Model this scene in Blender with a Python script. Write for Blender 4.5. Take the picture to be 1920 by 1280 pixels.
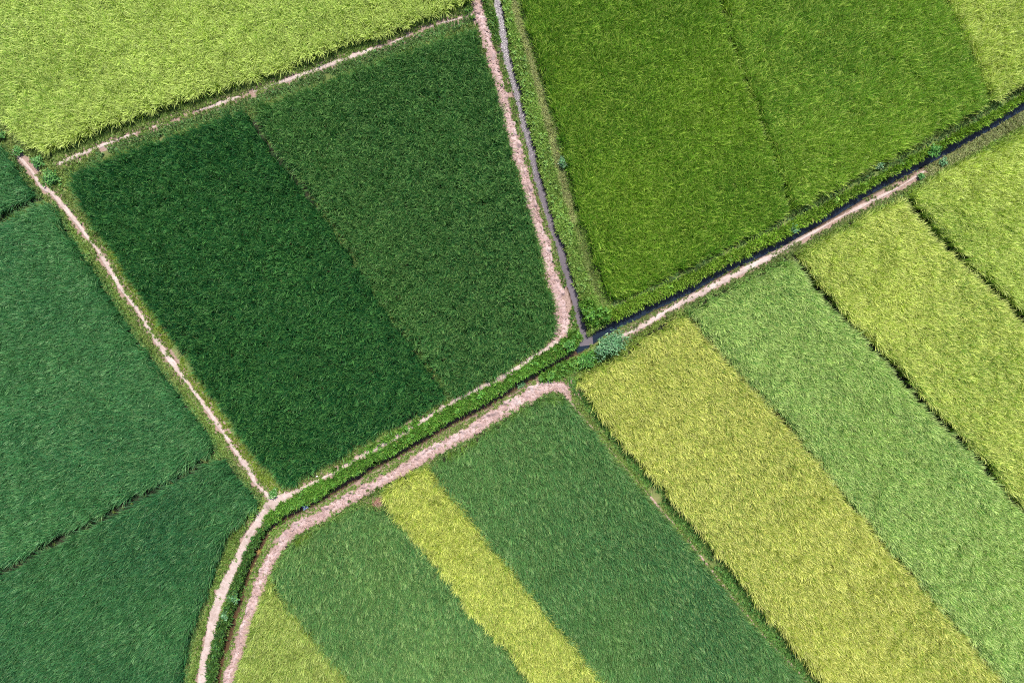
import bpy, math, random
import numpy as np

random.seed(7)
rng = np.random.default_rng(11)
scene = bpy.context.scene
for o in list(bpy.data.objects):
    bpy.data.objects.remove(o, do_unlink=True)
COL = scene.collection

# ------------------------------------------------------------------ camera, sky, sun, exposure
S = 34.3                     # survey scale: plan units per metre
CAM_H = 37.0
cam_d = bpy.data.cameras.new('camera'); cam = bpy.data.objects.new('camera', cam_d); COL.objects.link(cam)
cam.location = (0, 0, CAM_H); cam.rotation_euler = (0, 0, 0)
cam_d.sensor_width = 36.0; cam_d.lens = 36.0 * CAM_H / (1920 / S)
cam_d.clip_start = 0.5; cam_d.clip_end = 5000
scene.camera = cam

SUN_EL, SUN_AZ = math.radians(60), math.radians(12)      # azimuth clockwise from +Y
wd = bpy.data.worlds.new('World'); scene.world = wd; wd.use_nodes = True
nt = wd.node_tree; bg = nt.nodes['Background']
sky = nt.nodes.new('ShaderNodeTexSky'); sky.sky_type = 'NISHITA'; sky.sun_disc = False
sky.sun_elevation = SUN_EL; sky.sun_rotation = SUN_AZ
nt.links.new(sky.outputs[0], bg.inputs[0]); bg.inputs[1].default_value = 0.11
sun_d = bpy.data.lights.new('sun', 'SUN'); sun_d.energy = 4.2; sun_d.angle = math.radians(0.55); sun_d.color = (1.0, 0.95, 0.87)
sun = bpy.data.objects.new('sun', sun_d); COL.objects.link(sun); sun.location = (8, 30, 45)
sun.rotation_euler = (math.radians(90) - SUN_EL, 0, -SUN_AZ + math.pi)
scene.view_settings.view_transform = 'Standard'; scene.view_settings.look = 'None'
scene.view_settings.gamma = 1.0; scene.view_settings.use_curve_mapping = False
scene.view_settings.exposure = 0.68
scene.render.engine = 'CYCLES'
scene.cycles.use_denoising = False
scene.cycles.max_bounces = 5; scene.cycles.diffuse_bounces = 3; scene.cycles.glossy_bounces = 2
scene.cycles.transmission_bounces = 3; scene.cycles.transparent_max_bounces = 4
scene.cycles.sample_clamp_indirect = 4.0
scene.cycles.filter_width = 1.1
scene.cycles.use_adaptive_sampling = True; scene.cycles.adaptive_threshold = .03

# ------------------------------------------------------------------ plan helpers
def W(p):
    p = np.asarray(p, float)
    return np.stack([(p[..., 0] - 960) / S, (640 - p[..., 1]) / S], -1)

_perm = rng.random((256, 256))
def vnoise(x, y, scale, seed=0):
    x = np.asarray(x) / scale + seed * 17.31 + 500; y = np.asarray(y) / scale + seed * 9.77 + 500
    xi = np.floor(x).astype(int); yi = np.floor(y).astype(int); fx = x - xi; fy = y - yi
    fx = fx * fx * (3 - 2 * fx); fy = fy * fy * (3 - 2 * fy)
    g = lambda a, b: _perm[a % 256, b % 256]
    return (g(xi, yi) * (1 - fx) + g(xi + 1, yi) * fx) * (1 - fy) + (g(xi, yi + 1) * (1 - fx) + g(xi + 1, yi + 1) * fx) * fy
def fbm(x, y, scale, octaves=3, seed=0):
    s = 0; a = 1; t = 0
    for i in range(octaves):
        s = s + a * vnoise(x, y, scale / 2 ** i, seed + i * 3); t += a; a *= .5
    return s / t
def sstep(a, b, x):
    t = np.clip((x - a) / (b - a), 0, 1); return t * t * (3 - 2 * t)
def smooth_line(pts, step=0.06, extra=None):
    """Catmull-Rom through world points, resampled evenly; extra = per-point values carried along."""
    P = np.asarray(pts, float); V = P if extra is None else np.column_stack([P, extra])
    V = np.vstack([2 * V[0] - V[1], V, 2 * V[-1] - V[-2]])
    out = []
    for i in range(1, len(V) - 2):
        n = max(2, int(np.linalg.norm(V[i + 1, :2] - V[i, :2]) / step))
        t = np.linspace(0, 1, n, endpoint=False)[:, None]
        a, b, c, d = V[i - 1], V[i], V[i + 1], V[i + 2]
        out.append(.5 * ((2 * b) + (c - a) * t + (2 * a - 5 * b + 4 * c - d) * t ** 2 + (3 * b - a - 3 * c + d) * t ** 3))
    out.append(V[-2:-1])
    return np.vstack(out)
def line_dist(x, y, pts):
    """distance, signed side and parameter of points to a polyline (world)."""
    P = np.asarray(pts, float); best = np.full(np.shape(x), 1e9); side = np.zeros(np.shape(x))
    for a, b in zip(P[:-1], P[1:]):
        d = b - a; L2 = max(d @ d, 1e-9)
        t = np.clip(((x - a[0]) * d[0] + (y - a[1]) * d[1]) / L2, 0, 1)
        dx = x - a[0] - t * d[0]; dy = y - a[1] - t * d[1]; q = np.hypot(dx, dy)
        m = q < best
        best = np.where(m, q, best); side = np.where(m, np.sign(d[0] * dy - d[1] * dx), side)
    return best, side
def in_poly(x, y, poly):
    P = np.asarray(poly, float); c = np.zeros(np.shape(x), bool); j = len(P) - 1
    for i in range(len(P)):
        xi, yi = P[i]; xj, yj = P[j]
        if yi != yj:
            c ^= ((yi > y) != (yj > y)) & (x < (xj - xi) * (y - yi) / (yj - yi) + xi)
        j = i
    return c

XM, YM = 35.5, 25.5          # extent of built crops beyond the picture

# ------------------------------------------------------------------ plan of the place (plan units)
P_TOP = [(112, 308), (123, 303), (187, 277), (260, 250), (333, 223), (400, 200), (467, 177), (553, 147), (640, 115), (690, 98), (733, 83), (767, 68), (820, 48), (885, 30)]
P_LEFT = [(-160, 90), (-60, 195), (0, 255), (35, 292), (60, 320), (80, 350), (100, 363), (120, 387), (140, 410), (153, 427), (173, 454), (193, 480), (213, 514), (233, 547), (257, 577), (283, 620), (310, 660), (340, 700), (363, 730), (390, 767), (413, 800), (443, 844), (455, 861), (468, 876), (480, 904), (497, 922), (513, 935)]
P_LOW = [(540, 930), (523, 936), (500, 957), (480, 984), (463, 1011), (447, 1047), (430, 1084), (416, 1113), (405, 1147), (393, 1201), (383, 1237), (379, 1290), (372, 1400), (370, 1560)]
P_MID = [(520, 936), (547, 925), (580, 908), (617, 890), (640, 878), (673, 858), (720, 832), (763, 808), (805, 780), (847, 755), (903, 726), (960, 696), (1003, 667), (1033, 648), (1046, 638)]
P_RIGHT = [(1150, 636), (1208, 607), (1248, 582), (1279, 566), (1311, 549), (1353, 526), (1395, 504), (1437, 483), (1469, 465), (1500, 446), (1532, 430), (1563, 412), (1600, 393), (1630, 377), (1680, 352), (1730, 321)]
T_RIGHT = [(897, 8), (903, 30), (908, 48), (915, 67), (922, 100), (937, 150), (950, 200), (962, 250), (977, 300), (986, 335), (1000, 383), (1011, 423), (1023, 456), (1030, 494), (1041, 527), (1054, 572), (1059, 600), (1056, 620), (1044, 637)]
TW_RIGHT = [10, 24, 24, 23, 20, 21, 22, 22, 20, 19, 19, 21, 23, 22, 25, 27, 27, 24, 12]
T_LOW = [(1062, 742), (1056, 726), (1036, 718), (1010, 727), (983, 741), (940, 766), (897, 793), (853, 819), (800, 845), (773, 864), (707, 902), (640, 938), (600, 961), (553, 985), (524, 1018), (502, 1050), (484, 1094), (470, 1137), (457, 1173), (443, 1216), (430, 1256), (422, 1290), (405, 1400), (400, 1560)]
TW_LOW = [6, 15, 24, 27, 30, 29, 25, 25, 23, 22, 21, 24, 26, 26, 24, 24, 24, 23, 22, 21, 21, 21, 21, 21]
W_UP = [(905, -400), (915, -120), (932, -20), (931, 0), (938, 33), (943, 67), (948, 100), (957, 133), (967, 167), (975, 200), (982, 233), (992, 267), (999, 300), (1006, 333), (1016, 367), (1027, 400), (1035, 427), (1049, 460), (1058, 494), (1067, 527), (1077, 560), (1086, 594), (1093, 625), (1096, 648)]
WW_UP = [18, 18, 18, 17, 14, 14, 15, 15, 16, 16, 16, 15, 14, 14, 14, 16, 17, 16, 16, 16, 16, 17, 20, 26]
W_RIGHT = [(1080, 657), (1100, 643), (1142, 616), (1174, 600), (1227, 574), (1269, 554), (1311, 532), (1353, 508), (1416, 478), (1459, 458), (1500, 435), (1550, 406), (1600, 376), (1649, 347), (1688, 327), (1727, 307), (1766, 286), (1805, 265), (1844, 243), (1883, 220), (1930, 190), (2040, 120), (2250, -10)]
W_LOW = [(1090, 652), (1077, 661), (1033, 686), (993, 711), (953, 735), (917, 757), (873, 780), (827, 805), (773, 837), (700, 876), (640, 913), (593, 941), (543, 967), (508, 993), (483, 1037), (463, 1087), (447, 1137), (433, 1187), (418, 1231), (408, 1285), (392, 1400), (385, 1560)]

T_RIGHT = [(a - 2, b) for a, b in T_RIGHT]; TW_RIGHT = [w - 2 for w in TW_RIGHT]; W_UP = [(a + 1.5, b) for a, b in W_UP]
T_LOW = [(a + 2.5, b + 3) for a, b in T_LOW]; TW_LOW = [w - 3 for w in TW_LOW]; P_LEFT = P_LEFT[3:]; P_RIGHT = [(a + .5, b + 1.5) for a, b in P_RIGHT]; W_LOW = [(a - 1.5, b - 1) for a, b in W_LOW]
LINES = {k: W(v) for k, v in dict(P_TOP=P_TOP, P_LEFT=P_LEFT, P_LOW=P_LOW, P_MID=P_MID, P_RIGHT=P_RIGHT, T_RIGHT=T_RIGHT, T_LOW=T_LOW, W_UP=W_UP, W_RIGHT=W_RIGHT, W_LOW=W_LOW).items()}
SM = {k: smooth_line(v, .25)[:, :2] for k, v in LINES.items()}

# divider lines between neighbouring plots
DIV_DARK = [(463, 196), (478, 225), (495, 255), (523, 293), (560, 340), (597, 388), (640, 445), (670, 490), (697, 537), (730, 587), (767, 634), (807, 687), (850, 745)]
DIV_A = [(1325, -60), (1340, 0), (1355, 50), (1373, 110), (1390, 160), (1410, 210), (1420, 245), (1440, 290), (1455, 335), (1474, 398)]
DIV_B = [(1725, -60), (1755, 0), (1790, 70), (1805, 110), (1825, 160), (1843, 200)]
DIV_1 = [(1280, 582), (1300, 607), (1337, 654), (1377, 697), (1420, 744), (1460, 784), (1493, 824), (1527, 861), (1573, 921), (1620, 977), (1663, 1031), (1713, 1087), (1763, 1147), (1820, 1214), (1877, 1277), (1990, 1410), (2140, 1590)]
DIV_2 = [(1480, 477), (1500, 505), (1520, 537), (1547, 564), (1590, 610), (1637, 657), (1680, 707), (1723, 754), (1760, 794), (1800, 834), (1820, 854), (1863, 907), (1920, 967), (2050, 1120), (2260, 1370)]
DIV_3 = [(1690, 374), (1705, 395), (1730, 427), (1773, 467), (1813, 507), (1853, 544), (1897, 587), (1920, 609), (2040, 730), (2250, 930)]
DIV_4 = [(803, 870), (827, 907), (870, 954), (903, 997), (950, 1051), (987, 1101), (1017, 1137), (1053, 1181), (1087, 1221), (1130, 1277), (1230, 1410), (1350, 1570)]
DIV_5 = [(716, 930), (727, 951), (767, 997), (803, 1041), (847, 1084), (880, 1137), (927, 1187), (967, 1234), (1000, 1277), (1100, 1410), (1220, 1570)]
DIV_6 = [(508, 1072), (523, 1107), (550, 1137), (580, 1177), (617, 1221), (640, 1247), (665, 1280), (760, 1410), (870, 1570)]
DIV_7 = [(84, 375), (43, 391), (0, 413), (-80, 450), (-330, 565)]
DIV_8 = [(410, 851), (367, 876), (310, 907), (240, 945), (163, 987), (97, 1021), (33, 1057), (0, 1072), (-90, 1120), (-330, 1245)]

EDGE_R = [(1077, 714), (1097, 747), (1123, 784), (1153, 820), (1187, 858), (1220, 893), (1253, 930), (1280, 962), (1347, 1041), (1420, 1137), (1480, 1207), (1533, 1277), (1650, 1415), (1780, 1570)]
EDGE_L = [(1050, 737), (1063, 744), (1072, 762), (1097, 790), (1120, 819), (1150, 858), (1190, 903), (1223, 943), (1257, 983), (1280, 1011), (1323, 1061), (1370, 1121), (1413, 1174), (1460, 1224), (1507, 1279), (1620, 1415), (1750, 1570)]
DARK_LEFT = [(533, 917), (513, 894), (480, 861), (463, 838), (423, 782), (393, 742), (347, 676), (307, 620), (273, 575), (230, 513), (207, 473), (177, 433), (147, 383), (133, 353), (128, 330), (131, 320)]
DARK_TOPL = [(200, 290), (253, 267), (310, 248), (370, 223), (433, 203)]
DARK_TOPR = [(500, 184), (640, 130), (707, 105), (807, 70), (882, 44), (892, 52)]
DARK_RIGHT = [(903, 85), (917, 127), (927, 157), (940, 207), (950, 247), (963, 293), (977, 335), (988, 383), (1001, 427), (1012, 457), (1022, 520), (1038, 567), (1045, 605), (1038, 624)]
DARK_BOTR = [(1007, 655), (957, 690), (917, 711), (860, 740)]
DARK_BOTL = [(842, 748), (807, 766), (757, 793), (700, 822), (650, 850), (590, 886), (546, 912)]
TR_LEFT = [(930, -330), (955, -60), (971, 0), (984, 43), (998, 93), (1011, 140), (1028, 193), (1041, 247), (1054, 300), (1068, 357), (1083, 425), (1094, 440), (1107, 487), (1121, 528), (1134, 559), (1149, 567)]
TR_BOT1 = [(1170, 561), (1227, 536), (1258, 517), (1300, 498), (1343, 477), (1374, 458), (1406, 443), (1448, 422), (1474, 402)]
TR_BOT2 = [(1490, 393), (1547, 363), (1613, 325), (1673, 293), (1747, 254), (1800, 228), (1843, 202)]
TR_BOT3 = [(1880, 183), (1920, 163), (2040, 95), (2260, -40)]

def rv(l): return list(reversed(l))
OUT = 330
FIELDS = [
 # key, polygon, height, leaf tint, grain tint, lean (m per m, x, y), leaf width factor, yellow-grain share, label
 dict(k='top', poly=[(-330, -330), (905, -330), (893, -60), (896, -5), (880, 12), (813, 41), (640, 97), (567, 124), (500, 150), (427, 173), (320, 206), (260, 226), (207, 246), (157, 269), (112, 286), (85, 290), (65, 285), (25, 245), (0, 213), (-60, 150), (-330, -120)],
      h=0.72, tint=(0.28, 0.45, 0.055), grain=(0.52, 0.64, 0.16), lean=(0.03, -0.05), comb=0, gust=0.5, w=1.0, kind='ripe',
      label='pale yellow green rice field above the dark green plot, cut off by the top left corner'),
 dict(k='dark_left', poly=DARK_LEFT + DARK_TOPL + DIV_DARK + DARK_BOTL, h=0.76, tint=(0.024, 0.135, 0.036), grain=(0.1, 0.27, 0.06), lean=(-0.03, 0.02), comb=0, gust=0.5, w=.85, kind='green',
      label='darkest green rice plot, enclosed by footpaths, left of its faint dividing line'),
 dict(k='dark_right', poly=DIV_DARK[:1] + DARK_TOPR + DARK_RIGHT + DARK_BOTR + rv(DIV_DARK), h=0.76, tint=(0.058, 0.195, 0.05), grain=(0.17, 0.33, 0.085), lean=(0.03, -0.02), comb=0, gust=0.5, w=.85, kind='green',
      label='dark green rice plot bordering the pinkish bare dirt track beside the upper ditch'),
 dict(k='left_corner', poly=[(-330, 20), (-60, 215), (0, 269), (17, 281), (31, 296), (50, 319), (58, 338), (76, 357), (84, 368)] + DIV_7, h=0.8, tint=(0.055, 0.2, 0.068), grain=(0.16, 0.33, 0.12), lean=(-0.28, -0.14), comb=0.6, gust=0.45, w=1.15, kind='green',
      label='small wedge of bluish green rice at the left edge, below the yellow green field'),
 dict(k='left_upper', poly=[(92, 374), (110, 384), (130, 420), (133, 429), (165, 477), (195, 520), (225, 570), (261, 627), (298, 674), (335, 724), (365, 767), (398, 810), (410, 832), (412, 846)] + DIV_8 + rv(DIV_7), h=0.84, tint=(0.066, 0.225, 0.072), grain=(0.18, 0.36, 0.13), lean=(-0.3, -0.08), comb=0.6, gust=0.45, w=1.15, kind='green',
      label='large bluish green rice plot at the left, between two thin dark dividing furrows'),
 dict(k='left_lower', poly=DIV_8[:1] + [(433, 859), (460, 896), (488, 929), (491, 941), (465, 970), (432, 1001), (416, 1054), (396, 1107), (372, 1171), (359, 1221), (352, 1285), (330, 1400), (325, 1570), (-330, 1570)] + rv(DIV_8), h=0.86, tint=(0.045, 0.175, 0.058), grain=(0.14, 0.3, 0.1), lean=(-0.26, -0.18), comb=0.6, gust=0.45, w=1.15, kind='green',
      label='deep bluish green rice plot filling the lower left corner beside the pale footpath'),
 dict(k='tr_west', poly=TR_LEFT + TR_BOT1 + rv(DIV_A) + [(1240, -330)], h=0.76, tint=(0.14, 0.3, 0.022), grain=(0.32, 0.46, 0.06), lean=(0.14, 0.18), comb=0.7, gust=0.35, w=1.0, kind='green',
      label='olive green rice plot right of the grassy ditch bank, ending in a blunt corner'),
 dict(k='tr_mid', poly=DIV_A + TR_BOT2 + rv(DIV_B) + [(1620, -330), (1240, -330)], h=0.79, tint=(0.18, 0.345, 0.03), grain=(0.4, 0.53, 0.085), lean=(0.2, 0.2), comb=0.6, gust=0.35, w=1.05, kind='green',
      label='olive green rice plot between two faint lines, above the dark straight ditch'),
 dict(k='tr_east', poly=DIV_B + TR_BOT3 + [(2260, -330), (1620, -330)], h=0.82, tint=(0.28, 0.44, 0.055), grain=(0.53, 0.63, 0.15), lean=(0.22, 0.19), comb=0.6, gust=0.35, w=1.0, kind='ripe',
      label='yellowish green rice plot in the top right corner'),
 dict(k='right_one', poly=rv(EDGE_R) + [(1077, 708), (1090, 696), (1117, 682), (1135, 676), (1165, 664), (1174, 648), (1190, 632), (1206, 621), (1229, 605), (1255, 592)] + DIV_1, h=0.84, tint=(0.31, 0.43, 0.065), grain=(0.64, 0.65, 0.18), lean=(0.26, -0.19), comb=0.55, gust=0.35, w=.95, kind='ripe',
      label='golden yellow rice strip running down from the bluish bush at the ditch junction'),
 dict(k='right_two', poly=rv(DIV_1) + [(1300, 568), (1330, 551), (1390, 523), (1459, 488)] + DIV_2, h=0.84, tint=(0.2, 0.4, 0.085), grain=(0.47, 0.61, 0.19), lean=(0.3, -0.17), comb=0.55, gust=0.35, w=.95, kind='ripe',
      label='soft green rice strip between two golden yellow strips right of the junction'),
 dict(k='right_three', poly=rv(DIV_2) + [(1500, 466), (1570, 429), (1633, 394)] + DIV_3, h=0.86, tint=(0.31, 0.46, 0.065), grain=(0.64, 0.7, 0.19), lean=(0.34, -0.08), comb=0.55, gust=0.55, w=.95, kind='ripe',
      label='wind tousled yellow rice strip in the middle of the right edge'),
 dict(k='right_four', poly=rv(DIV_3) + [(1705, 356), (1737, 338), (1776, 315), (1815, 296), (1844, 282), (1873, 262), (1920, 238), (2040, 172), (2260, 50), (2260, 930)], h=0.86, tint=(0.3, 0.46, 0.065), grain=(0.59, 0.68, 0.18), lean=(0.34, -0.06), comb=0.55, gust=0.55, w=.95, kind='ripe',
      label='yellow green rice strip at the right edge below the dry grassy bank'),
 dict(k='low_green', poly=rv(EDGE_L) + [(1017, 735), (993, 751), (957, 771), (923, 795), (880, 821), (840, 841)] + DIV_4, h=0.8, tint=(0.095, 0.245, 0.075), grain=(0.24, 0.38, 0.125), lean=(0.22, -0.25), comb=0.55, gust=0.3, w=.95, kind='green',
      label='broad green rice strip below the rough earth bend, left of a grassy furrow'),
 dict(k='low_yellow', poly=rv(DIV_4) + [(750, 890), (716, 910)] + DIV_5, h=0.76, tint=(0.3, 0.42, 0.05), grain=(0.56, 0.6, 0.14), lean=(0.14, -0.18), comb=0.9, gust=0.35, w=.95, kind='ripe',
      label='narrow yellow rice strip between two green strips, reaching the pink dirt track'),
 dict(k='low_mid', poly=rv(DIV_5)[:-1] + [(700, 950), (680, 943), (665, 943), (640, 957), (600, 981), (562, 1001), (532, 1024), (517, 1051)] + DIV_6, h=0.78, tint=(0.115, 0.265, 0.075), grain=(0.28, 0.42, 0.135), lean=(0.18, -0.2), comb=0.6, gust=0.3, w=.95, kind='green',
      label='green rice strip with a rounded end at the bend of the dirt track'),
 dict(k='low_corner', poly=rv(DIV_6) + [(503, 1087), (485, 1121), (472, 1164), (462, 1204), (446, 1254), (439, 1285), (425, 1400), (420, 1570)], h=0.74, tint=(0.235, 0.37, 0.055), grain=(0.43, 0.51, 0.13), lean=(0.06, -0.12), comb=1.2, gust=0.35, w=.95, kind='ripe',
      label='yellow green wedge of rice beside the dirt track at the bottom edge'),
]
SOFT = set(DIV_A + DIV_B + DIV_4 + DIV_5 + DIV_6)
def base_outline(poly, h):
    """Traced outline of the standing crop -> outline of its roots: on the sides that face away from the survey point the tips were traced."""
    P = W(poly); area = np.sum(P[:, 0] * np.roll(P[:, 1], -1) - np.roll(P[:, 0], -1) * P[:, 1])
    t = np.roll(P, -1, 0) - np.roll(P, 1, 0); nrm = np.stack([t[:, 1], -t[:, 0]], -1) * np.sign(area)
    nrm /= np.linalg.norm(nrm, axis=1)[:, None] + 1e-9; rad = P / (np.linalg.norm(P, axis=1)[:, None] + 1e-9)
    f = np.clip(.5 + .8 * (nrm * rad).sum(1), 0, 1)
    k = np.array([.3 if tuple(p) in SOFT else .8 for p in poly])
    return P * (1 - k * f * h / CAM_H)[:, None]
for f in FIELDS:
    f['wp'] = base_outline(f['poly'], f['h'])
FIELDS[0]['wp'][3:16] += (-.02, .06)
for _k in range(len(DARK_LEFT), len(DARK_LEFT) + len(DARK_TOPL)): FIELDS[1]['wp'][_k] += (.03, -.13)
for _k in range(1, 6): FIELDS[2]['wp'][_k] += (.03, -.13)

def field_mask(x, y):
    m = np.zeros(np.shape(x), int)
    for i, f in enumerate(FIELDS):
        lo, hi = f['wp'].min(0), f['wp'].max(0)
        b = (x > lo[0]) & (x < hi[0]) & (y > lo[1]) & (y < hi[1])
        if b.any():
            idx = np.nonzero(b); q = in_poly(x[idx], y[idx], f['wp']); m[tuple(a[q] for a in idx)] = i + 1
    return m

# ------------------------------------------------------------------ terrain height
DITCH = [('W_UP', .21, .46), ('W_RIGHT', .235, .46), ('W_LOW', .17, .46)]
BUND = [('P_TOP', .25, .10), ('P_LEFT', .32, .10), ('P_LOW', .38, .12), ('P_MID', .45, .14), ('P_RIGHT', .30, .12), ('T_RIGHT', .45, .12), ('T_LOW', .48, .12)]
H_MID = [(1078, 632), (1040, 656), (1000, 682), (960, 706), (905, 736), (850, 764), (800, 790), (740, 823), (690, 852), (640, 884), (590, 915), (555, 940)]
H_RIGHT = [(1104, 594), (1150, 584), (1200, 561), (1260, 533), (1320, 504), (1400, 466), (1460, 436), (1500, 414), (1560, 382), (1640, 337), (1720, 295), (1790, 258), (1860, 216), (1940, 170), (2240, -14)]
HEDGE = [('H_MID', .22, .10), ('H_RIGHT', .12, .26)]
for _k, _v in (('H_MID', H_MID), ('H_RIGHT', H_RIGHT)): SM[_k] = smooth_line(W(_v), .25)[:, :2]
def near_eval(x, y, key, reach):
    """distances to a line only where they matter (1e9 elsewhere)"""
    P = SM[key]; d = np.full(np.shape(x), 1e9)
    lo, hi = P.min(0) - reach, P.max(0) + reach
    b = (x > lo[0]) & (x < hi[0]) & (y > lo[1]) & (y < hi[1])
    if b.any():
        xb, yb = x[b], y[b]; db = np.full(xb.shape, 1e9)
        for i in range(0, len(P) - 1, 24):
            seg = P[i:i + 25]; l2, h2 = seg.min(0) - reach, seg.max(0) + reach
            bb = (xb > l2[0]) & (xb < h2[0]) & (yb > l2[1]) & (yb < h2[1])
            if bb.any():
                q, _ = line_dist(xb[bb], yb[bb], seg); db[bb] = np.minimum(db[bb], q)
        d[b] = db
    return d
def height(x, y):
    x = np.asarray(x, float); y = np.asarray(y, float)
    z = .05 * (fbm(x, y, 1.2, 3, 5) - .5)
    for k, w, c in BUND:
        z = np.maximum(z, z * .5 + c * (1 - sstep(w, w + .45, near_eval(x, y, k, 1.2))))
    for k, w, c in HEDGE:
        z = z + c * (1 - sstep(w, w + .3, near_eval(x, y, k, 1.2)))
    for k, w, dpt in DITCH:
        d = near_eval(x, y, k, 1.0) + .10 * (fbm(x, y, .7, 2, 8) - .5)
        z = z - (z + dpt) * (1 - sstep(w * .8, w + .10, d))
    return z

# ------------------------------------------------------------------ mesh and node helpers
def mesh_obj(name, verts, faces, mat=None, parent=None, smooth=True, link=True):
    me = bpy.data.meshes.new(name)
    verts = np.asarray(verts, np.float32)
    if isinstance(faces, np.ndarray):
        n, k = faces.shape
        me.vertices.add(len(verts)); me.vertices.foreach_set('co', verts.ravel())
        me.loops.add(n * k); me.loops.foreach_set('vertex_index', faces.astype(np.int32).ravel())
        me.polygons.add(n); me.polygons.foreach_set('loop_start', np.arange(0, n * k, k, dtype=np.int32))
        me.update(calc_edges=True)
    else:
        me.from_pydata(verts.tolist(), [], faces); me.update()
    if smooth and len(me.polygons): me.polygons.foreach_set('use_smooth', np.ones(len(me.polygons), bool))
    if mat: me.materials.append(mat)
    o = bpy.data.objects.new(name, me)
    if link: COL.objects.link(o)
    if parent: o.parent = parent
    return o
def tag(o, label=None, cat=None, group=None, kind=None):
    if label: o['label'] = label
    if cat: o['category'] = cat
    if group: o['group'] = group
    if kind: o['kind'] = kind
    return o
def new_mat(name):
    m = bpy.data.materials.new(name); m.use_nodes = True; t = m.node_tree; t.nodes.clear()
    return m, t, t.nodes.new, t.links.new
def ramp(t, fac, stops):
    r = t.nodes.new('ShaderNodeValToRGB'); e = r.color_ramp.elements
    while len(e) < len(stops): e.new(.5)
    for el, (p, c) in zip(e, stops): el.position = p; el.color = (*c, 1)
    t.links.new(fac, r.inputs[0]); return r.outputs[0]
def noise(t, scale, detail=4, rough=.55, vec=None):
    n = t.nodes.new('ShaderNodeTexNoise'); n.inputs['Scale'].default_value = scale; n.inputs['Detail'].default_value = detail
    n.inputs['Roughness'].default_value = rough
    if vec: t.links.new(vec, n.inputs['Vector'])
    return n.outputs[0]
def mixc(t, fac, a, b, mode='MIX'):
    n = t.nodes.new('ShaderNodeMix'); n.data_type = 'RGBA'; n.blend_type = mode
    for s, v in ((n.inputs[0], fac), (n.inputs[6], a), (n.inputs[7], b)):
        if isinstance(v, (int, float)): s.default_value = v
        elif isinstance(v, tuple): s.default_value = (*v, 1)
        else: t.links.new(v, s)
    return n.outputs[2]
def math_n(t, op, a, b=None, c=None):
    n = t.nodes.new('ShaderNodeMath'); n.operation = op
    for s, v in zip(n.inputs, (a, b, c)):
        if v is None: continue
        if isinstance(v, (int, float)): s.default_value = v
        else: t.links.new(v, s)
    return n.outputs[0]
def coords(t):
    return t.nodes.new('ShaderNodeTexCoord').outputs['Object']

def leaf_material(name, translucent=.32, rough=.48, instanced=True, spec=.35):
    m, t, N, L = new_mat(name)
    at = N('ShaderNodeAttribute'); at.attribute_name = 'tint'
    a2 = N('ShaderNodeAttribute'); a2.attribute_name = 'tint_b'
    if instanced: at.attribute_type = 'INSTANCER'; a2.attribute_type = 'INSTANCER'
    bl = N('ShaderNodeAttribute'); bl.attribute_name = 'blade'
    sep = N('ShaderNodeSeparateColor'); L(bl.outputs['Color'], sep.inputs[0])
    c = mixc(t, sep.outputs[2], at.outputs['Color'], a2.outputs['Color'])
    v = math_n(t, 'MULTIPLY_ADD', sep.outputs[0], .75, .62)
    cv = N('ShaderNodeCombineColor'); [L(v, cv.inputs[i]) for i in range(3)]
    c = mixc(t, 1.0, c, cv.outputs[0], 'MULTIPLY')
    dead = math_n(t, 'GREATER_THAN', sep.outputs[1], .992)
    c = mixc(t, math_n(t, 'MULTIPLY', dead, .65), c, (.38, .29, .11))
    p = N('ShaderNodeBsdfPrincipled'); L(c, p.inputs['Base Color']); p.inputs['Roughness'].default_value = rough
    p.inputs['Specular IOR Level'].default_value = spec
    tr = N('ShaderNodeBsdfTranslucent'); L(mixc(t, 1.0, c, (1.15, 1.1, .6), 'MULTIPLY'), tr.inputs[0])
    mx = N('ShaderNodeMixShader'); mx.inputs[0].default_value = translucent
    L(p.outputs[0], mx.inputs[1]); L(tr.outputs[0], mx.inputs[2])
    o = N('ShaderNodeOutputMaterial'); L(mx.outputs[0], o.inputs[0])
    return m
MAT_RICE = leaf_material('rice_leaf')
MAT_GRASS = leaf_material('bank_grass', .25, .6)
MAT_SHRUB = leaf_material('shrub_leaf', .22, .5, instanced=False)

def soil_material(name, cols, scale=1.0, bump=.5):
    m, t, N, L = new_mat(name); v = coords(t)
    n1 = noise(t, 1.1 * scale, 5, .6, v); n2 = noise(t, 9 * scale, 6, .65, v); n3 = noise(t, 45 * scale, 3, .6, v)
    f = math_n(t, 'ADD', math_n(t, 'MULTIPLY', n1, .55), math_n(t, 'MULTIPLY', n2, .45))
    c = ramp(t, f, [(.30, cols[0]), (.47, cols[1]), (.62, cols[2])])
    c = mixc(t, .35, c, ramp(t, n3, [(.3, (.55, .5, .48)), (.7, (1, 1, 1))]), 'MULTIPLY')
    p = N('ShaderNodeBsdfPrincipled'); L(c, p.inputs['Base Color']); p.inputs['Roughness'].default_value = .95
    p.inputs['Specular IOR Level'].default_value = .1
    b = N('ShaderNodeBump'); b.inputs['Strength'].default_value = bump; b.inputs['Distance'].default_value = .05
    L(math_n(t, 'ADD', n2, math_n(t, 'MULTIPLY', n3, .5)), b.inputs['Height']); L(b.outputs[0], p.inputs['Normal'])
    o = N('ShaderNodeOutputMaterial'); L(p.outputs[0], o.inputs[0]); return m
MAT_TRACK = soil_material('pinkish_earth', [(.25, .155, .14), (.45, .315, .295), (.60, .47, .45)], 1.0, 1.0)
MAT_PATH = soil_material('trodden_earth', [(.31, .225, .19), (.46, .36, .325), (.58, .48, .45)])
MAT_CLOD = soil_material('earth_clods', [(.22, .135, .11), (.38, .255, .225), (.52, .38, .35)], 2)

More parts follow.
